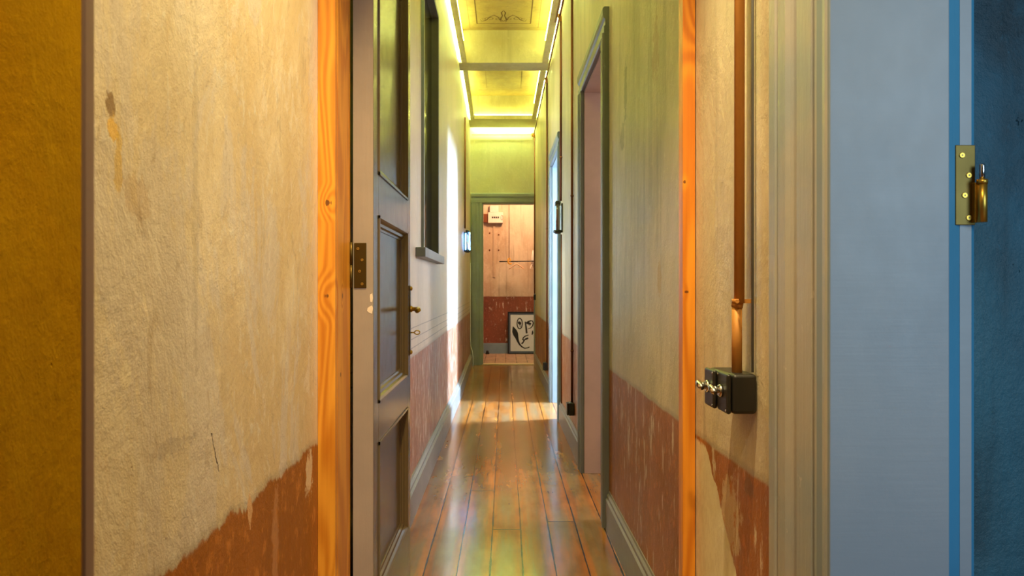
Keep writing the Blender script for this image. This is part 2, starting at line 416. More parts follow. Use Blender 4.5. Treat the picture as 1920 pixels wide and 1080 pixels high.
# left wall, corridor part, with the window opening
WY0, WY1, WZ0, WZ1 = 4.12, 5.06, 1.315, 2.95
b = B()
def lw(b, y0, y1, z0, z1): slab(b, [(xl(y0), y0), (xl(y1), y1), (xl(y1)-T, y1), (xl(y0)-T, y0)], z0, z1)
lw(b, 2.0, WY0, 0, 3.8); lw(b, WY1, 7.5, 0, 3.8); lw(b, 7.5, YE+.15, 0, 3.8)
lw(b, WY0, WY1, 0, WZ0); lw(b, WY0, WY1, WZ1, 3.8)
struct('wall_left', b, M['wall_corr_left'], 'cream corridor wall over a faded red dado, left side', 'wall')
b = B(); slab(b, [(-.46, -2), (-.46, 2.0), (-.63, 2.0), (-.63, -2)], 0, 3.2)
struct('wall_hall_left', b, M['wall_hall_left'], 'scraped cream plaster wall with rust red base in the left foreground', 'wall')

# right wall with three doorways
D0 = (.15, 1.05, 2.25); D1 = (3.54, 4.44, 2.27); D2 = (6.27, 7.16, 2.27)
b = B()
def rw(b, y0, y1, z0, z1): slab(b, [(xr(y0), y0), (xr(y0)+T, y0), (xr(y1)+T, y1), (xr(y1), y1)], z0, z1)
rw(b, D0[1]+.04, D1[0], 0, 3.8); rw(b, D1[1], D2[0], 0, 3.8); rw(b, D2[1], YE+.15, 0, 3.8)
rw(b, D1[0], D1[1], D1[2], 3.8); rw(b, D2[0], D2[1], D2[2], 3.8)
rw(b, -2, D0[0], 0, 3.8); rw(b, D0[0], D0[1]+.04, D0[2], 3.8)
struct('wall_right', b, M['wall_right'], 'weathered cream and red plaster wall with doorways, right side', 'wall')

# end wall with doorway
b = B(); EX0, EX1, EZ = -.320, .428, 2.32
bx(b, -.66, EX0, YE, YE+.14, 0, 3.8); bx(b, EX0, .62, YE, YE+.14, EZ, 3.8); bx(b, EX1+.004, .62, YE, YE+.14, 0, EZ)
struct('wall_end', b, M['wall_end'], 'yellow-lit plaster wall above the doorway at the corridor end', 'wall')
# small end room
b = B(); bx(b, -1.4, 2.0, 12.5, 12.65, 0, 3.4); bx(b, -1.5, -1.4, YE+.14, 12.65, 0, 3.4); bx(b, 2.0, 2.1, YE+.14, 12.65, 0, 3.4)
struct('wall_end_room', b, M['wall_end_room'], 'peach plaster wall with brick red base in the end room', 'wall')
b = B(); bx(b, -1.5, 2.1, YE+.14, 12.65, 3.2, 3.3)
struct('ceiling_end_room', b, M['wall_plain'], 'plain ceiling of the end room', 'ceiling')
b = B(); bx(b, -1.4, 2.0, 12.478, 12.499, 0, .165); bx(b, -1.4, 2.0, 12.484, 12.499, .165, .18)
struct('baseboard_end', b, M['soft_blue'], 'grey-blue skirting board in the end room', 'baseboard', .003)

# side rooms on the right (boxes seen through their doorways)
def side_room(name, y0, y1, mat, x1=3.1, h=2.9, label=''):
    b = B(); x0 = .66
    bx(b, x1, x1+.1, y0-.1, y1+.1, 0, h); bx(b, x0, x1, y0-.1, y0, 0, h); bx(b, x0, x1, y1, y1+.1, 0, h); bx(b, x0, x1, y0-.1, y1+.1, h, h+.1)
    return struct(name, b, mat, label, 'wall')
side_room('wall_blue_room', -1.9, 1.56, M['wall_blue'], label='dark teal blue rough plaster wall at the right edge')
side_room('wall_side_room', 2.6, 5.1, M['wall_plain'], label='plain wall inside the first room off the corridor')
side_room('wall_bright_room', 5.9, 8.2, M['wall_plain'], label='plain wall inside the daylit room off the corridor')

# entrance hall: back wall, ceiling, and the partition over the timber doorway
b = B(); bx(b, -.7, .7, -2.1, -2.0, 0, 3.2); struct('wall_back', b, M['wall_plain'], 'plain plaster wall behind the entrance hall', 'wall')
b = B(); bx(b, -.64, .67, -2.1, 2.0, 2.9, 3.0); struct('ceiling_hall', b, M['wall_plain'], 'plain low ceiling of the entrance hall', 'ceiling')
b = B(); bx(b, -.459, .484, 1.88, 2.0, 2.36, 3.8); struct('wall_transom', b, M['wall_plain'], 'plaster panel above the timber doorway', 'wall')

# corridor ceiling, beams, painted panel
b = B(); bx(b, -.66, .66, 1.9, YE+.15, ZC, ZC+.1)
def ribbon(bm, pts, w, zz, mi):
    """flat painted stroke on the ceiling, pts in x,y"""
    ws = w if isinstance(w, (list, tuple)) else [w]*len(pts)
    L = []
    for i, p in enumerate(pts):
        a = Vector(pts[max(i-1, 0)]); c = Vector(pts[min(i+1, len(pts)-1)]); d = (c-a).normalized()
        n = Vector((-d.y, d.x))*ws[i]/2
        L.append((bm.verts.new((p[0]+n.x, p[1]+n.y, zz)), bm.verts.new((p[0]-n.x, p[1]-n.y, zz))))
    for i in range(len(L)-1):
        f = bm.faces.new((L[i][0], L[i][1], L[i+1][1], L[i+1][0])); f.material_index = mi
def rect(bm, x0, x1, y0, y1, w, zz, mi):
    for p in ([(x0-w/2, y0), (x1+w/2, y0)], [(x0-w/2, y1), (x1+w/2, y1)], [(x0, y0), (x0, y1)], [(x1, y0), (x1, y1)]): ribbon(bm, p, w, zz, mi)
zz = ZC-.001
rect(b, -.270, .255, 3.0, 7.34, .012, zz, 1); rect(b, -.345, .335, 2.9, 7.46, .007, zz, 2); rect(b, -.205, .190, 3.05, 6.2, .005, zz, 2)
def spiral(cx, cy, r0, r1, a0, a1, n=22): return [(cx+(r0+(r1-r0)*i/(n-1))*math.cos(a0+(a1-a0)*i/(n-1)), cy+(r0+(r1-r0)*i/(n-1))*math.sin(a0+(a1-a0)*i/(n-1))) for i in range(n)]
for s in (-1, 1):
    cx = -.01
    ribbon(b, [(cx+s*x, 7.33-y) for x, y in ((.02, .03), (.05, .16), (.09, .22), (.13, .17), (.17, .08), (.21, .05), (.225, .10))], [.004, .012, .014, .012, .012, .008, .004], zz, 1)
    ribbon(b, [(cx+s*x, 7.33-y) for x, y in spiral(.13, .12, .05, .012, 0, 5.5)], .007, zz, 1)
    ribbon(b, [(cx+s*x, 7.33-y) for x, y in spiral(.055, .12, .04, .01, 2, 8)], .007, zz, 1)
    ribbon(b, [(cx+s*x, 7.33-y) for x, y in spiral(.195, .10, .03, .008, 1, 6)], .006, zz, 1)
    ribbon(b, [(cx+s*x, 7.33-y) for x, y in ((.0, .34), (.02, .28), (.01, .2), (.03, .1), (.0, .05))], [.004, .014, .01, .016, .004], zz, 1)
    rect(b, -.23, .21, 8.1, 9.7, .006, zz, 2)
struct('ceiling', b, [M['ceiling'], M['ceiling_line'], M['ceiling_mid']], 'yellow lit ceiling with a painted scrollwork panel', 'ceiling')
def beam(name, y0, y1, label, mould=False):
    b = B(); bx(b, -.50, .50, y0, y1, ZB, ZC+.01)
    if mould: # small plaster moulding where the beam meets the ceiling
        sweep(b, [(0, 0), (0, -.05), (-.012, -.045), (-.02, -.03), (-.035, -.02), (-.045, 0)], (-.5, y0, ZC), (.5, y0, ZC), (0, 0, 1))
    return struct(name, b, M['beam'], label, 'beam', .006)
beam('trim_1', 7.53, 7.81, 'plastered ceiling beam crossing the middle of the corridor')
beam('trim_2', 10.09, 10.56, 'plastered ceiling beam nearest the end wall')
beam('trim_3', 4.9, 5.2, 'plastered ceiling beam nearest the timber doorway')

# light coves: a ledge along each wall with LED strips above and behind it
def cove(side, y0, y1, label):
    s = -1 if side == 'l' else 1
    def xw(y): return (xl(y) if s < 0 else xr(y))
    r = thing('cove_light', ((xw(y0)-s*.05), y0, ZB), label, 'cove light', 'LED cove lights along the corridor ceiling')
    a0, a1 = xw(y0), xw(y1)
    b = B(); g = .028 if s < 0 else .017
    slab(b, [(a0-s*g, y0), (a1-s*g, y1), (a1-s*.075, y1), (a0-s*.075, y0)], ZB, ZB+.055); slab(b, [(a0-s*.001, y0), (a1-s*.001, y1), (a1-s*.030, y1), (a0-s*.030, y0)], ZB+.048, ZB+.055); part('ledge', b, M['beam'], r)  # cap between ledge and wall is added to block the strip's upward light
    b = B(); slab(b, [(a0-s*.004, y0), (a1-s*.004, y1), (a1-s*(.016 if s < 0 else .010), y1), (a0-s*(.016 if s < 0 else .010), y0)], ZB+.034, ZB+.040); part('led_strip', b, M['led'], r)
    b = B(); slab(b, [(a0-s*.040, y0+.02), (a1-s*.040, y1-.02), (a1-s*.052, y1-.02), (a0-s*.052, y0+.02)], ZC-.115, ZC-.109); part('led_strip', b, M['led_up'], r)
for y0, y1, w in ((2.02, 4.88, 'nearest the timber doorway'), (5.22, 7.52, 'between the near and middle ceiling beams'), (7.83, 10.07, 'between the middle and far ceiling beams')):
    cove('l', y0, y1, 'glowing LED cove ledge on the left wall '+w)
    cove('r', y0, y1, 'glowing LED cove ledge on the right wall '+w)
r = thing('cove_light', (0, 10.06, ZB), 'glowing LED strip at the far end of the second ceiling panel', 'cove light', 'LED cove lights along the corridor ceiling')
b = B(); bx(b, -.40, .37, 10.052, 10.064, ZB+.06, ZB+.066); part('led_strip', b, M['led_up'], r)
b = B(); bx(b, -.41, .38, 10.03, 10.089, ZB+.001, ZB+.05); part('ledge', b, M['beam'], r)
r = thing('cove_light', (0, 10.6, ZB), 'glowing LED strip behind the last beam washing the end wall', 'cove light', 'LED cove lights along the corridor ceiling')
b = B(); bx(b, -.46, .42, 10.63, 10.655, ZB+.03, ZB+.036); part('led_strip', b, M['led'], r)
b = B(); bx(b, -.46, .42, 10.57, 10.695, ZB+.04, ZB+.06); part('ledge', b, M['ceiling'], r)

# ---------------------------------------------------------------- baseboards
PB = [(0, 0), (.020, 0), (.020, .135), (.013, .142), (.013, .155), (.006, .163), (.004, .172), (0, .172)]
def base_r(name, y0, y1, label, mat='skirting', k=1.0):
    b = B(); sweep(b, [(-a*k, z) for a, z in PB], (xr(y0)+.001, y0, 0), (xr(y1)+.001, y1, 0), (0, 0, 1)); return struct(name, b, M[mat], label, 'baseboard')
def base_l(name, y0, y1, label, mat='skirting', k=1.5):
    b = B(); sweep(b, [(a*k, z) for a, z in PB], (xl(y0)-.001, y0, 0), (xl(y1)-.001, y1, 0), (0, 0, 1)); return struct(name, b, M[mat], label, 'baseboard')
base_r('baseboard_right', 1.96, 3.41, 'grey skirting board on the right between timber post and first doorway')
base_r('baseboard_right_middle', 4.57, 6.14, 'grey skirting board between the two corridor doorways')
base_r('baseboard_right_far', 7.30, YE-.002, 'greenish grey skirting board past the second doorway')
base_l('baseboard_left', 2.1, 7.5, 'blue-grey skirting board along the left corridor wall')
base_l('baseboard_left_far', 7.5, YE-.03, 'skirting board at the far end of the left wall')

# ---------------------------------------------------------------- door surrounds
AP = [(0, 0), (.018, 0), (.024, .004), (.024, .03), (.018, .036), (.018, .062), (.026, .070), (.030, .085), (.030, .112), (.022, .12), (0, .12)]  # (out from wall, across)
def arch_y(name, d, wall, s, mat, label, jmat, depth=T):
    """architrave round a doorway in a side wall; s=-1: wall face looks to -x"""
    y0, y1, h = d; b = B(); A = [(q*s, w) for q, w in AP]
    def prof(n): return n
    # far jamb strip, near jamb strip, head : each swept
    def post(yi, out):
        pts = [(wall(yi)+q, yi+out*w) for q, w in A]
        slab(b, pts, 0, h+.0)
    post(y1, 1); post(y0, -1)
    # head as two mitred-looking runs
    ring0 = [b.verts.new((wall(y0-.12)+q, y0-.12, h+w)) for q, w in A]; ring1 = [b.verts.new((wall(y1+.12)+q, y1+.12, h+w)) for q, w in A]
    n = len(A)
    for i in range(n): b.faces.new((ring0[i], ring0[(i+1) % n], ring1[(i+1) % n], ring1[i]))
    b.faces.new(ring0[::-1]); b.faces.new(ring1)
    o = struct(name, b, mat, label, 'door frame')
    return o
arch_y('trim_4', D1, xr, -1, M['trim'], 'grey moulded surround of the first doorway on the right', None)
arch_y('trim_5', D2, xr, -1, M['soft_blue'], 'moulded surround of the second, daylit doorway on the right, blue daylight in its colour', None)
def lining(name, d, mat, label):
    y0, y1, h = d; b = B()
    bx(b, xr(y1)-.001, xr(y1)+T+.001, y1-.012, y1+.001, 0, h); bx(b, xr(y0)-.001, xr(y0)+T+.001, y0-.001, y0+.012, 0, h)
    slab(b, [(xr(y0)-.001, y0), (xr(y0)+T+.001, y0), (xr(y1)+T+.001, y1), (xr(y1)-.001, y1)], h-.012, h+.001)
    return struct(name, b, mat, label, 'door lining', .002)
lining('trim_6', D1, M['mauve'], 'mauve-grey lining inside the first doorway on the right')
lining('trim_7', D2, M['soft_blue'], 'lining inside the second doorway on the right, blue daylight in its colour')
# end doorway surround
b = B()
y = YE
pts = [(EX0-w*1.3, y-q*1.2) for q, w in AP]; slab(b, pts, 0, EZ)
ring0 = [b.verts.new((EX0-.156, y-q*1.2, EZ+w*1.15)) for q, w in AP]; ring1 = [b.verts.new((xr(y)-.001, y-q*1.2, EZ+w*1.15)) for q, w in AP]; n = len(AP)
for i in range(n): b.faces.new((ring0[i], ring0[(i+1) % n], ring1[(i+1) % n], ring1[i]))
b.faces.new(ring0[::-1]); b.faces.new(ring1)
bx(b, EX0-.001, EX0+.014, y, y+.14, 0, EZ); bx(b, EX0, EX1, y, y+.14, EZ-.014, EZ+.001); bx(b, EX1-.004, EX1+.006, y-.012, y+.14, 0, EZ)
struct('trim_8', b, M['trim_far'], 'green-grey moulded surround of the doorway at the corridor end', 'door frame')
b = B(); bx(b, EX0, EX1, YE-.03, YE+.14, .001, .012); struct('trim_9', b, M['threshold'], 'pale threshold strip under the end doorway', 'threshold', .003)

# timber doorway in the foreground
b = B(); bx(b, -.4595, -.4165, 1.837, 2.015, 0, 2.36); bx(b, -.4165, -.4155, 1.86, 1.864, 0, 2.36)
struct('trim_10', b, M['wood_L'], 'bright orange pine post of the doorway, left side', 'timber post', .0015)
b = B(); bx(b, .4535, .4855, 1.90, 1.945, 0, 2.36)
struct('trim_11', b, M['wood_R'], 'narrow orange pine post of the doorway, right side', 'timber post', .0015)
b = B(); bx(b, -.4595, .4855, 1.86, 1.99, 2.36, 2.42); struct('trim_12', b, M['wood_L'], 'orange pine head beam over the doorway', 'timber post')

# blue room doorway: thick architrave, jamb, rebate, hinge
b = B()
P = [(0, 1.335), (.012, 1.335), (.020, 1.330), (.021, 1.300), (.016, 1.296), (.010, 1.288), (.016, 1.280), (.024, 1.276), (.027, 1.262), (.027, 1.236), (.021, 1.228), (.016, 1.216), (.017, 1.196),
     (.024, 1.190), (.030, 1.180), (.031, 1.150), (.031, 1.124), (.022, 1.118), (.022, 1.110), (.032, 1.104), (.037, 1.096), (.037, 1.084), (.029, 1.079), (.029, 1.074), (.038, 1.068), (.040, 1.056), (.036, 1.046), (0, 1.046)]
slab(b, [(xr(yy)-q, yy) for q, yy in P], 0, 2.25)
struct('trim_13', b, M['trim_thick'], 'thickly painted grey moulding beside the blue room doorway', 'door frame')
b = B(); bx(b, xr(1.05)-.038, .6225, 1.044, 1.089, 0, 2.25)
struct('trim_14', b, M['jamb'], 'wide flat blue-grey door jamb on the right', 'door jamb', .002)
b = B(); slab(b, [(.620, 1.052), (.630, 1.064), (.6525, 1.0705), (.6525, 1.09), (.620, 1.09)], 0, 2.25)
slab(b, [(.6525, 1.070), (.669, 1.070), (.669, 1.09), (.6525, 1.09)], 0, 2.25, 1)
slab(b, [(.669, 1.070), (.6745, 1.073), (.6760, 1.078), (.676, 1.09), (.669, 1.09)], 0, 2.25)
rb = struct('trim_15', b, [M['rebate'], M['jamb']], 'narrow brighter blue rebate strip carrying a brass hinge', 'door jamb')
b = B(); bx(b, xr(.6)-.02, .67, .13, .15, 0, 2.25); struct('trim_16', b, M['jamb'], 'jamb on the near side of the blue room doorway', 'door jamb')

def screw(bm_fn, parent): pass
def hinge(parent, x0, x1, z0, z1, yf, mat, side, knuckle=True):
    """brass lift-off hinge leaf on a face that looks to -y at y=yf; side=+1 pin on the right"""
    b = B(); bx(b, x0, x1, yf-.003, yf+.001, z0, z1)
    lf = part('hinge', b, mat, parent, .001)
    h = z1-z0; w = x1-x0; cx = (x0+x1)/2
    for fx, fz in ((-.18, .87), (.16, .62), (-.05, .37), (.16, .09)):
        b = B(); px, pz = cx+fx*w, z0+fz*h
        tube(b, [(px, yf-.0045, pz), (px, yf-.0025, pz)], [.0036, .0044], 14); tube(b, [(px, yf-.0048, pz), (px, yf-.0043, pz)], .0011, 8, 1)
        o = part('screw', b, [M['brass'], M['black']], lf)
    return lf
hg = hinge(rb, .6445, .6730, 1.190, 1.3045, 1.070, M['brass_dark'], 1)
b = B(); tube(b, [(.6755, 1.056, 1.193), (.6755, 1.056, 1.251)], .0065, 20); tube(b, [(.6755, 1.056, 1.247), (.6755, 1.056, 1.2535)], .0072, 20)
part('knuckle', b, M['brass'], hg)
b = B(); tube(b, [(.6755, 1.056, 1.25), (.6755, 1.056, 1.274), (.6755, 1.056, 1.2755)], [.0036, .0036, .0028], 16); part('hinge_pin', b, M['steel'], hg)
b = B(); bx(b, .668, .6755, 1.060, 1.068, 1.193, 1.25); part('knuckle_wrap', b, M['brass'], hg, .001)

# ---------------------------------------------------------------- the open door leaf on the left
DX0, DX1, DY0, DY1, DZ = -.4098, -.355, 2.02, 2.815, 2.30
dr = thing('door_1', (-.38, 2.02, 0), 'taupe painted panelled door standing open against the left wall', 'door', kind='structure')
st = .085; rails = [(0.01, .22), (.665, .775), (1.305, 1.42), (2.17, DZ)]
b = B(); bx(b, DX0, DX1-.0005, DY0, DY0+.002, .01, DZ); de = part('door_edge', b, M['door_edge'], dr, 0)
b = B()
bx(b, DX0, DX1, DY0+.001, DY0+st, .01, DZ); bx(b, DX0, DX1, DY1-st, DY1, .01, DZ)
for z0, z1 in rails: bx(b, DX0, DX1, DY0+st, DY1-st, z0, z1)
part('door_frame', b, M['door'], dr, .002)
holes = [(.22, .665), (.775, 1.305), (1.42, 2.17)]
for z0, z1 in holes:
    b = B(); bx(b, DX0+.02, DX1-.022, DY0+st-.004, DY1-st+.004, z0-.004, z1+.004)
    y0, y1 = DY0+st+.055, DY1-st-.055
    p = part('door_panel', b, M['door'], dr, .003)
    mp = [(0, 0), (0, .034), (.004, .034), (.006, .028), (.012, .024), (.014, .016), (.021, .012), (.027, .007), (.027, 0)]  # (out, across)
    b = B(); xb = DX1-.023
    ya, yb = DY0+st, DY1-st
    for (p0, p1, up) in (((xb, ya, z0), (xb, yb, z0), (0, 0, 1)), ((xb, yb, z1), (xb, ya, z1), (0, 0, -1)),
                         ((xb, yb, z0), (xb, yb, z1), (0, -1, 0)), ((xb, ya, z1), (xb, ya, z0), (0, 1, 0))):
        d = Vector(p1)-Vector(p0); side = d.cross(Vector(up))
        sg = 1 if side.x > 0 else -1
        sweep(b, [(q*sg, w) for q, w in mp], p0, p1, up)
    part('panel_moulding', b, M['door'], p)
dh = hinge(dr, -.4065, -.3735, 1.10, 1.222, DY0, M['brass_dark'], -1)
b = B(); tube(b, [(-.4135, 2.012, 1.165), (-.4135, 2.012, 1.223)], .0052, 16); tube(b, [(-.4135, 2.012, 1.10), (-.4135, 2.012, 1.162)], .0046, 16); part('knuckle', b, M['brass_dark'], dh)
# chipped paint on the arris
for (cx, cz, w, h, lb) in ((-.3600, 1.073, .006, .017, 'pale wood showing where the paint is chipped'), (-.3625, 1.042, .010, .013, 'pale wood chip under the hinge')):
    b = B(); n = 11; vs = []
    for i in range(n):
        a = 2*math.pi*i/n; rr = .6+.4*random.random()
        vs.append(((min(cx+w*math.cos(a)*rr, DX1-.0008)), cz+h*math.sin(a)*rr))
    a_ = [b.verts.new((x, DY0-.0008, z)) for x, z in vs]; b.faces.new(a_)
    c_ = [b.verts.new((x, DY0+.001, z)) for x, z in vs]
    for i in range(n): b.faces.new((a_[i], a_[(i+1) % n], c_[(i+1) % n], c_[i]))
    part('paint_chip', b, M['bare'], dr, 0, lb)
# long plate with lever and key
py = DY1-.045
b = B(); bx(b, DX1, DX1+.006, py-.018, py+.018, .85, 1.11)
pl = part('handle_plate', b, M['brass_dark'], dr, .004)
for z in (.862, 1.098):
    b = B(); bmesh.ops.create_uvsphere(b, u_segments=14, v_segments=8, radius=.008)
    for v in b.verts: v.co = Vector((v.co.x*.8, v.co.y, v.co.z))+Vector((DX1+.008, py, z))
    part('plate_knob', b, M['brass'], pl)
b = B(); tube(b, [(DX1+.004, py, 1.022), (DX1+.012, py, 1.022), (DX1+.014, py, 1.022), (DX1+.030, py, 1.022)], [.012, .012, .008, .007], 16)
tube(b, [(DX1+.028, py+.004, 1.022), (DX1+.036, py-.01, 1.022), (DX1+.038, py-.04, 1.020), (DX1+.040, py-.08, 1.018), (DX1+.046, py-.105, 1.020), (DX1+.052, py-.112, 1.022)], [.008, .009, .008, .009, .0085, .006], 14)
part('lever_handle', b, M['brass'], dr)
b = B(); tube(b, [(DX1+.004, py, .935), (DX1+.022, py, .935)], .0028, 10)
ring = [(DX1+.031+.010*math.cos(a), py, .935+.007*math.sin(a)) for a in [2*math.pi*i/18 for i in range(19)]]
tube(b, ring, .0022, 8); part('key', b, M['brass'], dr)

# ---------------------------------------------------------------- tall dark window in the left wall
wn = thing('window_1', (-.46, 4.59, WZ0), 'tall narrow dark window with grey frame and sill in the left wall', 'window', kind='structure')
b = B(); x0, x1 = -.60, -.444
bx(b, x0, x1, WY0, WY0+.035, WZ0, WZ1); bx(b, x0, x1, WY1-.03, WY1, WZ0, WZ1); bx(b, x0, x1, WY0, WY1, WZ1-.03, WZ1); bx(b, x0, x1-.02, WY0, WY1, WZ0, WZ0+.02)
part('window_frame', b, M['trim'], wn, .002)
b = B(); bx(b, -.500, -.492, WY0+.03, WY1-.025, WZ0+.015, WZ1-.02); part('window_pane', b, M['pane'], wn)
b = B(); bx(b, -.4595, -.408, 3.86, 5.06, 1.262, 1.312); part('window_sill', b, M['trim'], wn, .003)

# ---------------------------------------------------------------- amber acrylic screen at the far left
sc = thing('glass_screen', (-.36, .50, 0), 'amber see-through screen with a brown edge at the left picture edge', 'screen')
b = B(); bx(b, -.459, -.2800, .500, .508, 0, 2.3); part('pane', b, M['amber'], sc)
b = B(); bx(b, -.2825, -.2795, .4975, .5095, 0, 2.3); part('edge_trim', b, M['edge'], sc, .0012)

# ---------------------------------------------------------------- pipes
def pipe(y, z0, z1, label, r=.009, x=None, mat='copper_old', grp='thin copper pipes on the corridor walls'):
    X = xr(y)-.004-r if x is None else x
    rt = thing('copper_pipe', (X, y, z0), label, 'pipe', grp)
    b = B(); tube(b, [(X, y, z0), (X, y, z1)], r, 12); part('tube', b, M[mat], rt)
    for k in range(max(1, int((z1-z0)/1.1))):
        zc = z0+.35+k*1.05
        if zc < z1-.05:
            b = B(); tube(b, [(X, y, zc-.006), (X, y, zc+.006)], r*1.3, 12)
            bx(b, min(X, X+(.02 if X > 0 else -.02)), max(X, X+(.012 if X > 0 else -.012)), y-.004, y+.004, zc-.004, zc+.004) if False else None
            part('clip', b, M['copper_old'], rt)
    return rt
pipe(5.06, .325, 3.27, 'brown copper pipe down the right wall to the low black socket box')
pipe(6.0, 1.80, 3.25, 'brown copper pipe dropping to the glass jar lamp on the right wall')
pipe(6.0, .173, 1.53, 'brown copper pipe running down below the glass jar lamp', .005)
pipe(7.80, .32, 3.25, 'thin copper pipe meeting the surround of the daylit doorway')
pipe(10.62, 1.02, 3.25, 'thin copper pipe in the right corner of the end wall', .008)
pipe(8.66, 1.79, 3.08, 'dark copper pipe on the left wall above the blue lamp', .009, xl(8.66)+.013)
def hpipe(y0, y1, off, z, label):
    rt = thing('copper_pipe', (xr(y0)-off, y0, z), label, 'pipe', 'thin copper pipes on the corridor walls')
    b = B(); tube(b, [(xr(y0)-off, y0, z), (xr(y1)-off, y1, z)], .009, 10); part('tube', b, M['copper_old'], rt)
    return rt
h1 = hpipe(2.02, 10.60, .022, 3.285, 'long copper pipe running along the top of the right wall')
for yy in (5.06, 6.0, 7.80, 10.6):
    b = B(); tube(b, [(xr(yy)-.022, yy-.03, 3.285), (xr(yy)-.022, yy+.03, 3.285)], .014, 12); tube(b, [(xr(yy)-.018, yy, 3.285), (xr(yy)-.016, yy, 3.24)], .013, 12)
    part('pipe_tee', b, M['copper'], h1)
h2 = hpipe(2.02, 6.1, .048, 3.275, 'shorter copper pipe doubling the long one at the ceiling')
h3 = thing('copper_pipe', (0, 10.675, 3.29), 'fine copper pipe across the top of the end wall', 'pipe', 'thin copper pipes on the corridor walls')
b = B(); tube(b, [(-.47, 10.675, 3.29), (.40, 10.675, 3.29)], .005, 8); part('tube', b, M['copper_old'], h3)
b = B(); bx(b, .385, .425, 10.655, 10.695, 3.265, 3.31); part('pipe_junction', b, M['copper'], h3, .004)

# foreground copper pipe and its clip
fp = thing('copper_pipe', (.4625, 1.475, .937), 'thick bright copper pipe on the foreground wall above the black switch box', 'pipe')
b = B(); tube(b, [(.4605, 1.480, .93), (.4605, 1.480, 1.07)], .0100, 20); tube(b, [(.4630, 1.473, 1.07), (.4640, 1.470, 2.88)], .0100, 20)
tube(b, [(.4605, 1.480, 1.062), (.4618, 1.477, 1.074)], .0112, 20); part('tube', b, M['copper'], fp)
b = B(); tube(b, [(.462, 1.476, 1.070), (.462, 1.476, 1.078)], .0125, 20); bx(b, .466, .490, 1.470, 1.482, 1.070, 1.078)
tube(b, [(.4555, 1.462, 1.074), (.4535, 1.455, 1.074)], .004, 10); part('pipe_clip', b, M['copper'], fp)
gc = thing('wire', (.478, 1.452, .937), 'thin grey wire beside the foreground copper pipe', 'wire')
b = B(); tube(b, [(.4825, 1.452, .936), (.4825, 1.452, 2.88)], .0028, 8); part('cable_sheath', b, M['trim'], gc)

# ---------------------------------------------------------------- black switch box in the foreground
sx = .426; xw = xr(1.53)-.001
sb = thing('switch_box', (xw, 1.53, .855), 'black double switch box with chrome toggles below the copper pipe', 'switch')
b = B(); slab(b, [(.441, 1.443), (xw, 1.443), (xw, 1.580), (.431, 1.580)], .855, .933); part('back_box', b, M['black'], sb, .008, seg=4)
for y0, y1, sx in ((1.443, 1.5105, .4295), (1.5125, 1.580, .4225)):
    b = B(); bx(b, sx, sx+.0095, y0, y1, .855, .933); fpz = part('face_plate', b, M['black'], sb, .005, seg=3)
    yc = (y0+y1)/2
    b = B(); tube(b, [(sx, yc, .897), (sx-.005, yc, .897), (sx-.007, yc, .897)], [.013, .0125, .010], 20); part('toggle_collar', b, M['steel'], sb)
    b = B(); tube(b, [(sx-.004, yc, .897), (sx-.012, yc, .899), (sx-.016, yc, .900)], [.006, .007, .007], 14)
    tube(b, [(sx-.016, yc-.015, .894), (sx-.018, yc-.010, .897), (sx-.019, yc, .900), (sx-.018, yc+.010, .903), (sx-.016, yc+.015, .906)], [.004, .0065, .0070, .0065, .004], 14)
    part('toggle', b, M['steel'], sb)
    for zz_, yy in ((.927, y1-.006 if y0 < 1.5 else y0+.006), (.862, y0+.007)):
        b = B(); tube(b, [(sx-.001, yy, zz_), (sx+.001, yy, zz_)], .0022, 10); o = part('screw', b, M['steel'], sb)

# small black socket boxes on the corridor wall
def socket(y, z, label, d=.05, w=.085, h=.085):
    X = xr(y)-.001; rt = thing('socket_box', (X, y, z-h/2), label, 'socket', 'small black wall boxes along the right wall')
    b = B(); bx(b, X-d+.012, X, y-w/2, y+w/2, z-h/2, z+h/2); part('back_box', b, M['black'], rt, .005)
    b = B(); bx(b, X-d, X-d+.0115, y-w/2+.003, y+w/2-.003, z-h/2+.003, z+h/2-.003); part('face_plate', b, M['black'], rt, .003)
    return rt
socket(5.06, .283, 'black socket box low on the wall beside the first doorway')
socket(7.88, .275, 'black socket box low on the wall past the daylit doorway')
socket(10.55, .97, 'black box at waist height next to the end doorway', .03, .06, .08)

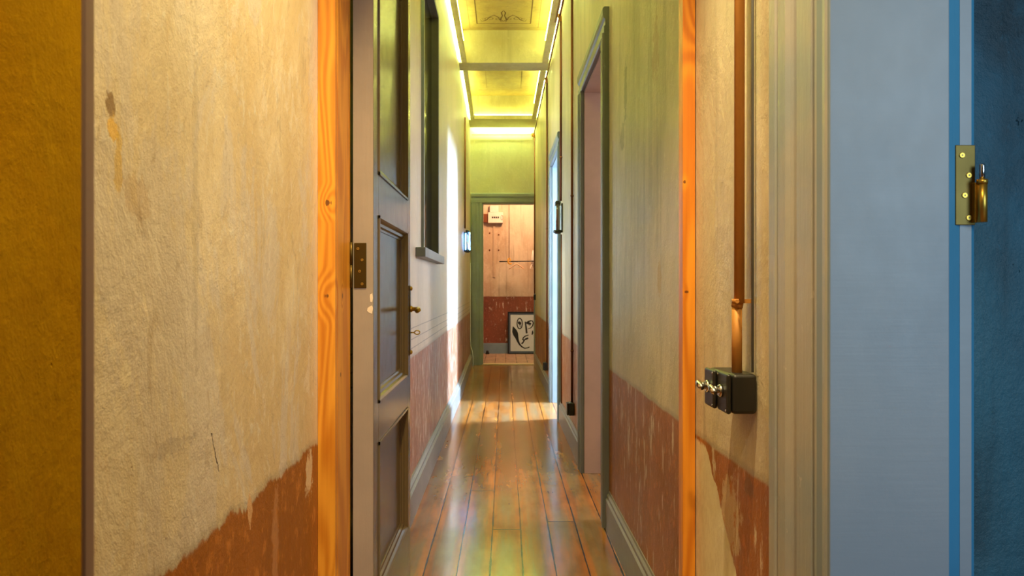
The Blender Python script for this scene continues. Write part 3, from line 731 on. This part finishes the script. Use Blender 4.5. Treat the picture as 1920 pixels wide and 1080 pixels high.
# ---------------------------------------------------------------- glass jar wall lamps
def jar_lamp(y, wx, s, z0, z1, label, blue=False):
    cx = wx-s*.040
    rt = thing('wall_lamp', (wx, y, z0), label, 'wall lamp')
    b = B(); bx(b, min(wx, wx-s*.010), max(wx, wx-s*.010), y-.02, y+.02, z0+.01, z1-.02); part('back_plate', b, M['black'], rt, .003)
    for z in (z0, z1-.05):
        b = B(); bx(b, min(wx-s*.008, cx), max(wx-s*.008, cx), y-.008, y+.008, z+.01, z+.022); part('bracket', b, M['steel'], rt, .002)
    b = B(); tube(b, [(cx, y, z0), (cx, y, z0+.012), (cx, y, z0+.03)], [.018, .036, .034], 20); part('base_cap', b, M['black'], rt)
    b = B(); tube(b, [(cx, y, z1), (cx, y, z1-.012), (cx, y, z1-.04), (cx, y, z1-.042)], [.014, .022, .022, .012], 20); part('top_cap', b, M['black'], rt)
    b = B(); tube(b, [(cx, y, z0+.03), (cx, y, z0+.04), (cx, y, z1-.05), (cx, y, z1-.03)], [.030, .033, .033, .024], 24, cap=False); part('glass_jar', b, M['glass'], rt)
    b = B(); tube(b, [(cx, y, z1-.04), (cx, y, z0+.11), (cx, y, z0+.105), (cx, y, z0+.09), (cx, y, z0+.03)], [.011, .011, .015, .013, .013], 14); part('tube_bulb', b, M['copper_old'] if not blue else M['steel'], rt)
    if blue:
        b = B(); bx(b, cx-s*.028-.003, cx-s*.028+.003, y-.006, y+.006, z0+.02, z1-.03); part('led_bar', b, M['led_blue'], rt)
jar_lamp(6.0, xr(6.0), 1, 1.535, 1.80, 'clear glass jar lamp, unlit, on the right wall before the daylit doorway')
jar_lamp(8.66, xl(8.66), -1, 1.51, 1.775, 'glass jar lamp glowing blue on the left wall near the end', True)

# ---------------------------------------------------------------- end room contents
pf = thing('picture', (.30, 12.40, 0), 'black framed ink drawing of an abstract face leaning on the end room wall', 'picture')
k = .000778; PX = (952-946)*12.40/1400; PZ = .004
def pc(u, v): return (PX+(u-80)*k, PZ+(1000-v)*k)   # picture coordinates -> x,z
yf = 12.42
def pbox(name, u0, u1, v0, v1, y0, y1, mat, bev=0, label=None, par=None):
    b = B(); (xa, za), (xb, zb) = pc(u0, v1), pc(u1, v0); bx(b, xa, xb, y0, y1, za, zb); return part(name, b, mat, par or pf, bev, label)
b = B()
for u0, u1, v0, v1 in ((80, 106, 100, 1000), (690, 716, 100, 1000), (106, 690, 100, 122), (106, 690, 978, 1000)):
    (xa, za), (xb, zb) = pc(u0, v1), pc(u1, v0); bx(b, xa, xb, 12.395, 12.42, za, zb)
part('frame', b, M['black_frame'], pf, .001)
pbox('mount', 104, 692, 120, 980, 12.405, 12.415, M['passe'])
ppr = pbox('paper', 140, 655, 165, 940, 12.402, 12.406, M['paper'])
b = B()
def ink(pts, ws):
    L = []; n = len(pts)
    P2 = [Vector(pc(*p)) for p in pts]
    for i in range(n):
        d = (P2[min(i+1, n-1)]-P2[max(i-1, 0)]).normalized(); nn = Vector((-d.y, d.x))*ws[i]*k/2
        L.append((b.verts.new((P2[i].x+nn.x, 12.4012, P2[i].y+nn.y)), b.verts.new((P2[i].x-nn.x, 12.4012, P2[i].y-nn.y))))
    for i in range(n-1): b.faces.new((L[i][0], L[i][1], L[i+1][1], L[i+1][0]))
ink([(335+56*math.cos(a), 350+112*math.sin(a)) for a in [2*math.pi*i/22 for i in range(23)]], [22]*23)
ink([(300, 320), (325, 335), (345, 350), (340, 385)], [30, 70, 60, 14])
ink([(330, 390), (345, 430), (365, 380)], [10, 16, 10])
ink([(455, 310), (470, 420), (485, 560)], [26, 36, 40])
ink([(470, 340), (520, 310), (570, 290), (610, 295), (625, 340), (610, 400), (570, 445), (510, 465)], [20, 34, 26, 22, 24, 24, 18, 12])
ink([(480, 345), (530, 345), (580, 350)], [24, 50, 20])
ink([(520, 375), (550, 385), (580, 345)], [8, 22, 20])
ink([(608, 500), (610, 545), (598, 590)], [16, 34, 24])
ink([(192, 410), (205, 450), (225, 510), (250, 580), (275, 650), (295, 720), (330, 790), (380, 845), (440, 878), (500, 870), (545, 852)], [4, 50, 105, 110, 70, 48, 34, 28, 22, 20, 26])
ink([(525, 595), (460, 615), (415, 650), (400, 690), (430, 715), (410, 750), (375, 785)], [16, 24, 26, 30, 36, 28, 34])
ink([(425, 700), (470, 680), (518, 660)], [16, 38, 34])
part('ink_drawing', b, M['ink'], ppr)

mt = thing('electricity_meter', (-.17, 12.5, 2.16), 'white electricity meter box high on the end room wall', 'meter')
def P12(px, py, Y=12.45): return ((px-946)*Y/1400, 1.1+(540-py)*Y/1400)
def wb(name, px0, px1, py0, py1, y0, mat, par, bev=.003, y1=12.499):
    (xa, zb), (xb, za) = P12(px0, py0, y0), P12(px1, py1, y0); b = B(); bx(b, xa, xb, y0, y1, za, zb); return part(name, b, mat, par, bev)
wb('case', 915, 943, 398, 418, 12.40, M['white'], mt, .008)
wb('terminal_cover', 918, 935, 385, 398.2, 12.42, M['white'], mt, .01)
wb('side_cover', 906, 915, 401, 417, 12.43, M['copper_old'], mt, .003)
for i in range(4): wb('digit_window', 922+i*3.6, 924.8+i*3.6, 406, 409.5, 12.398, M['black'], mt, 0, 12.402)
b = B(); cx_, cz_ = P12(941, 408, 12.4)
tube(b, [(cx_+.018*math.cos(a), 12.398, cz_+.04*math.sin(a)) for a in [2*math.pi*i/16 for i in range(17)]], .003, 6); part('dial_ring', b, M['copper_old'], mt)
cd = thing('conduit', (-.16, 12.49, .2), 'faint grey cable channel down the wall under the meter', 'conduit')
wb('channel', 924.5, 929, 418.5, 520, 12.485, M['conduit'], cd, .002)
for (px, py, where) in ((918, 437, 'upper left'), (935, 440, 'upper right'), (918, 469, 'lower left'), (935, 469, 'lower right')):
    x_, z_ = P12(px, py, 12.49); o = thing('wall_plug', (x_, 12.499, z_), 'small brown plug in the peach wall under the meter, '+where+' of the four', 'plug', 'four brown plugs in the peach wall')
    b = B(); tube(b, [(x_, 12.488, z_), (x_, 12.5, z_)], [.010, .014], 12); part('disc', b, M['copper_old'], o)
# clothes rail on two straps
rl = thing('clothes_rail', (.2, 12.2, 1.5), 'thin dark clothes rail hanging on a cord in the end room', 'rail')
zr = 1.1+50*12.2/1400
b = B(); tube(b, [(-.085, 12.2, zr-.004), (.75, 12.2, zr+.006)], .0085, 10); part('rail', b, M['black_frame'], rl)
xc = (954.5-946)*12.2/1400
b = B(); tube(b, [(xc, 12.2, zr+.03), (xc, 12.2, 3.2)], .005, 8); tube(b, [(.68, 12.2, zr), (.68, 12.2, 3.2)], .005, 8); part('cord', b, M['copper_old'], rl)
st_ = thing('strap', (xc, 12.2, zr-.05), 'yellow strap loop tied round the clothes rail', 'strap')
b = B(); tube(b, [(xc-.012, 12.19, zr+.045), (xc-.018, 12.185, zr+.02), (xc-.012, 12.183, zr-.03), (xc+.02, 12.185, zr-.045), (xc+.045, 12.19, zr-.035)], [.008, .013, .012, .012, .008], 10)
tube(b, [(xc-.012, 12.195, zr+.04), (xc+.01, 12.19, zr+.055), (xc+.022, 12.19, zr+.02), (xc+.01, 12.18, zr-.01)], .009, 10); part('loop', b, M['yellow'], st_)
def hanger(x, y, z, label, mat, rot=0, name='clothes_hanger'):
    rt = thing(name, (x, y, z), label, 'hanger'); rt.rotation_euler = (0, 0, rot)
    b = B(); L = Vector
    tube(b, [(-.125, 0, -.115), (-.115, 0, -.105), (-.03, 0, -.045), (0, 0, -.030), (.03, 0, -.045), (.115, 0, -.105), (.125, 0, -.115)], [.004, .008, .010, .011, .010, .008, .004], 10)
    tube(b, [(-.115, 0, -.108), (.115, 0, -.108)], .003, 8)
    o = obj('hanger_body', b, mat); o.parent = rt
    b = B(); tube(b, [(0, 0, -.03), (0, 0, -.012)]+[(.014*math.sin(a)*1.0, 0, .002-.014*math.cos(a)) for a in [i*.35 for i in range(12)]], .0022, 8)
    o = obj('hook', b, M['steel']); o.parent = rt
    return rt
hanger((966.5+1-946)*12.2/1400+.01, 12.2, zr-.012, 'pale orange wooden hanger on the rail, right of the yellow strap', M['hanger'])
h = hanger((998-946)*12.2/1400, 12.24, zr-.012, 'white hanger with cloth seen edge-on at the right end of the rail', M['white'], 1.25)
b = B(); tube(b, [(.045, 0, .20), (.036, 0, .12), (.036, 0, .02), (.036, 0, -.05)], [.006, .022, .034, .012], 10)
o = obj('folded_cloth', b, M['white']); o.parent = h
ds = thing('door_stop', (-.285, 12.38, .004), 'small black doorstop on the end room floor', 'door stop')
b = B(); tube(b, [(-.285, 12.38, .004), (-.285, 12.38, .05), (-.285, 12.38, .065)], [.03, .022, .012], 16); part('body', b, M['black'], ds)
b = B(); tube(b, [(-.315, 12.37, .006), (-.285, 12.37, .012), (-.25, 12.37, .02)], [.014, .016, .01], 12); part('wedge', b, M['black'], ds)
# white cable in the left far corner; also stands for the surround's lit edge
cb = thing('cable', (xl(10.4)+.04, 10.4, 0), 'thin white cable curling down to the floor beside the end doorway, also the lit edge of its surround', 'cable')
xq = xl(10.4)
b = B(); tube(b, [(xq+.010, 10.45, 1.45), (xq+.010, 10.45, .3), (xq+.036, 10.42, .22), (xq+.050, 10.35, .15), (xq+.055, 10.3, .06), (xq+.05, 10.28, .006)], .005, 8); part('wire', b, M['cable'], cb)
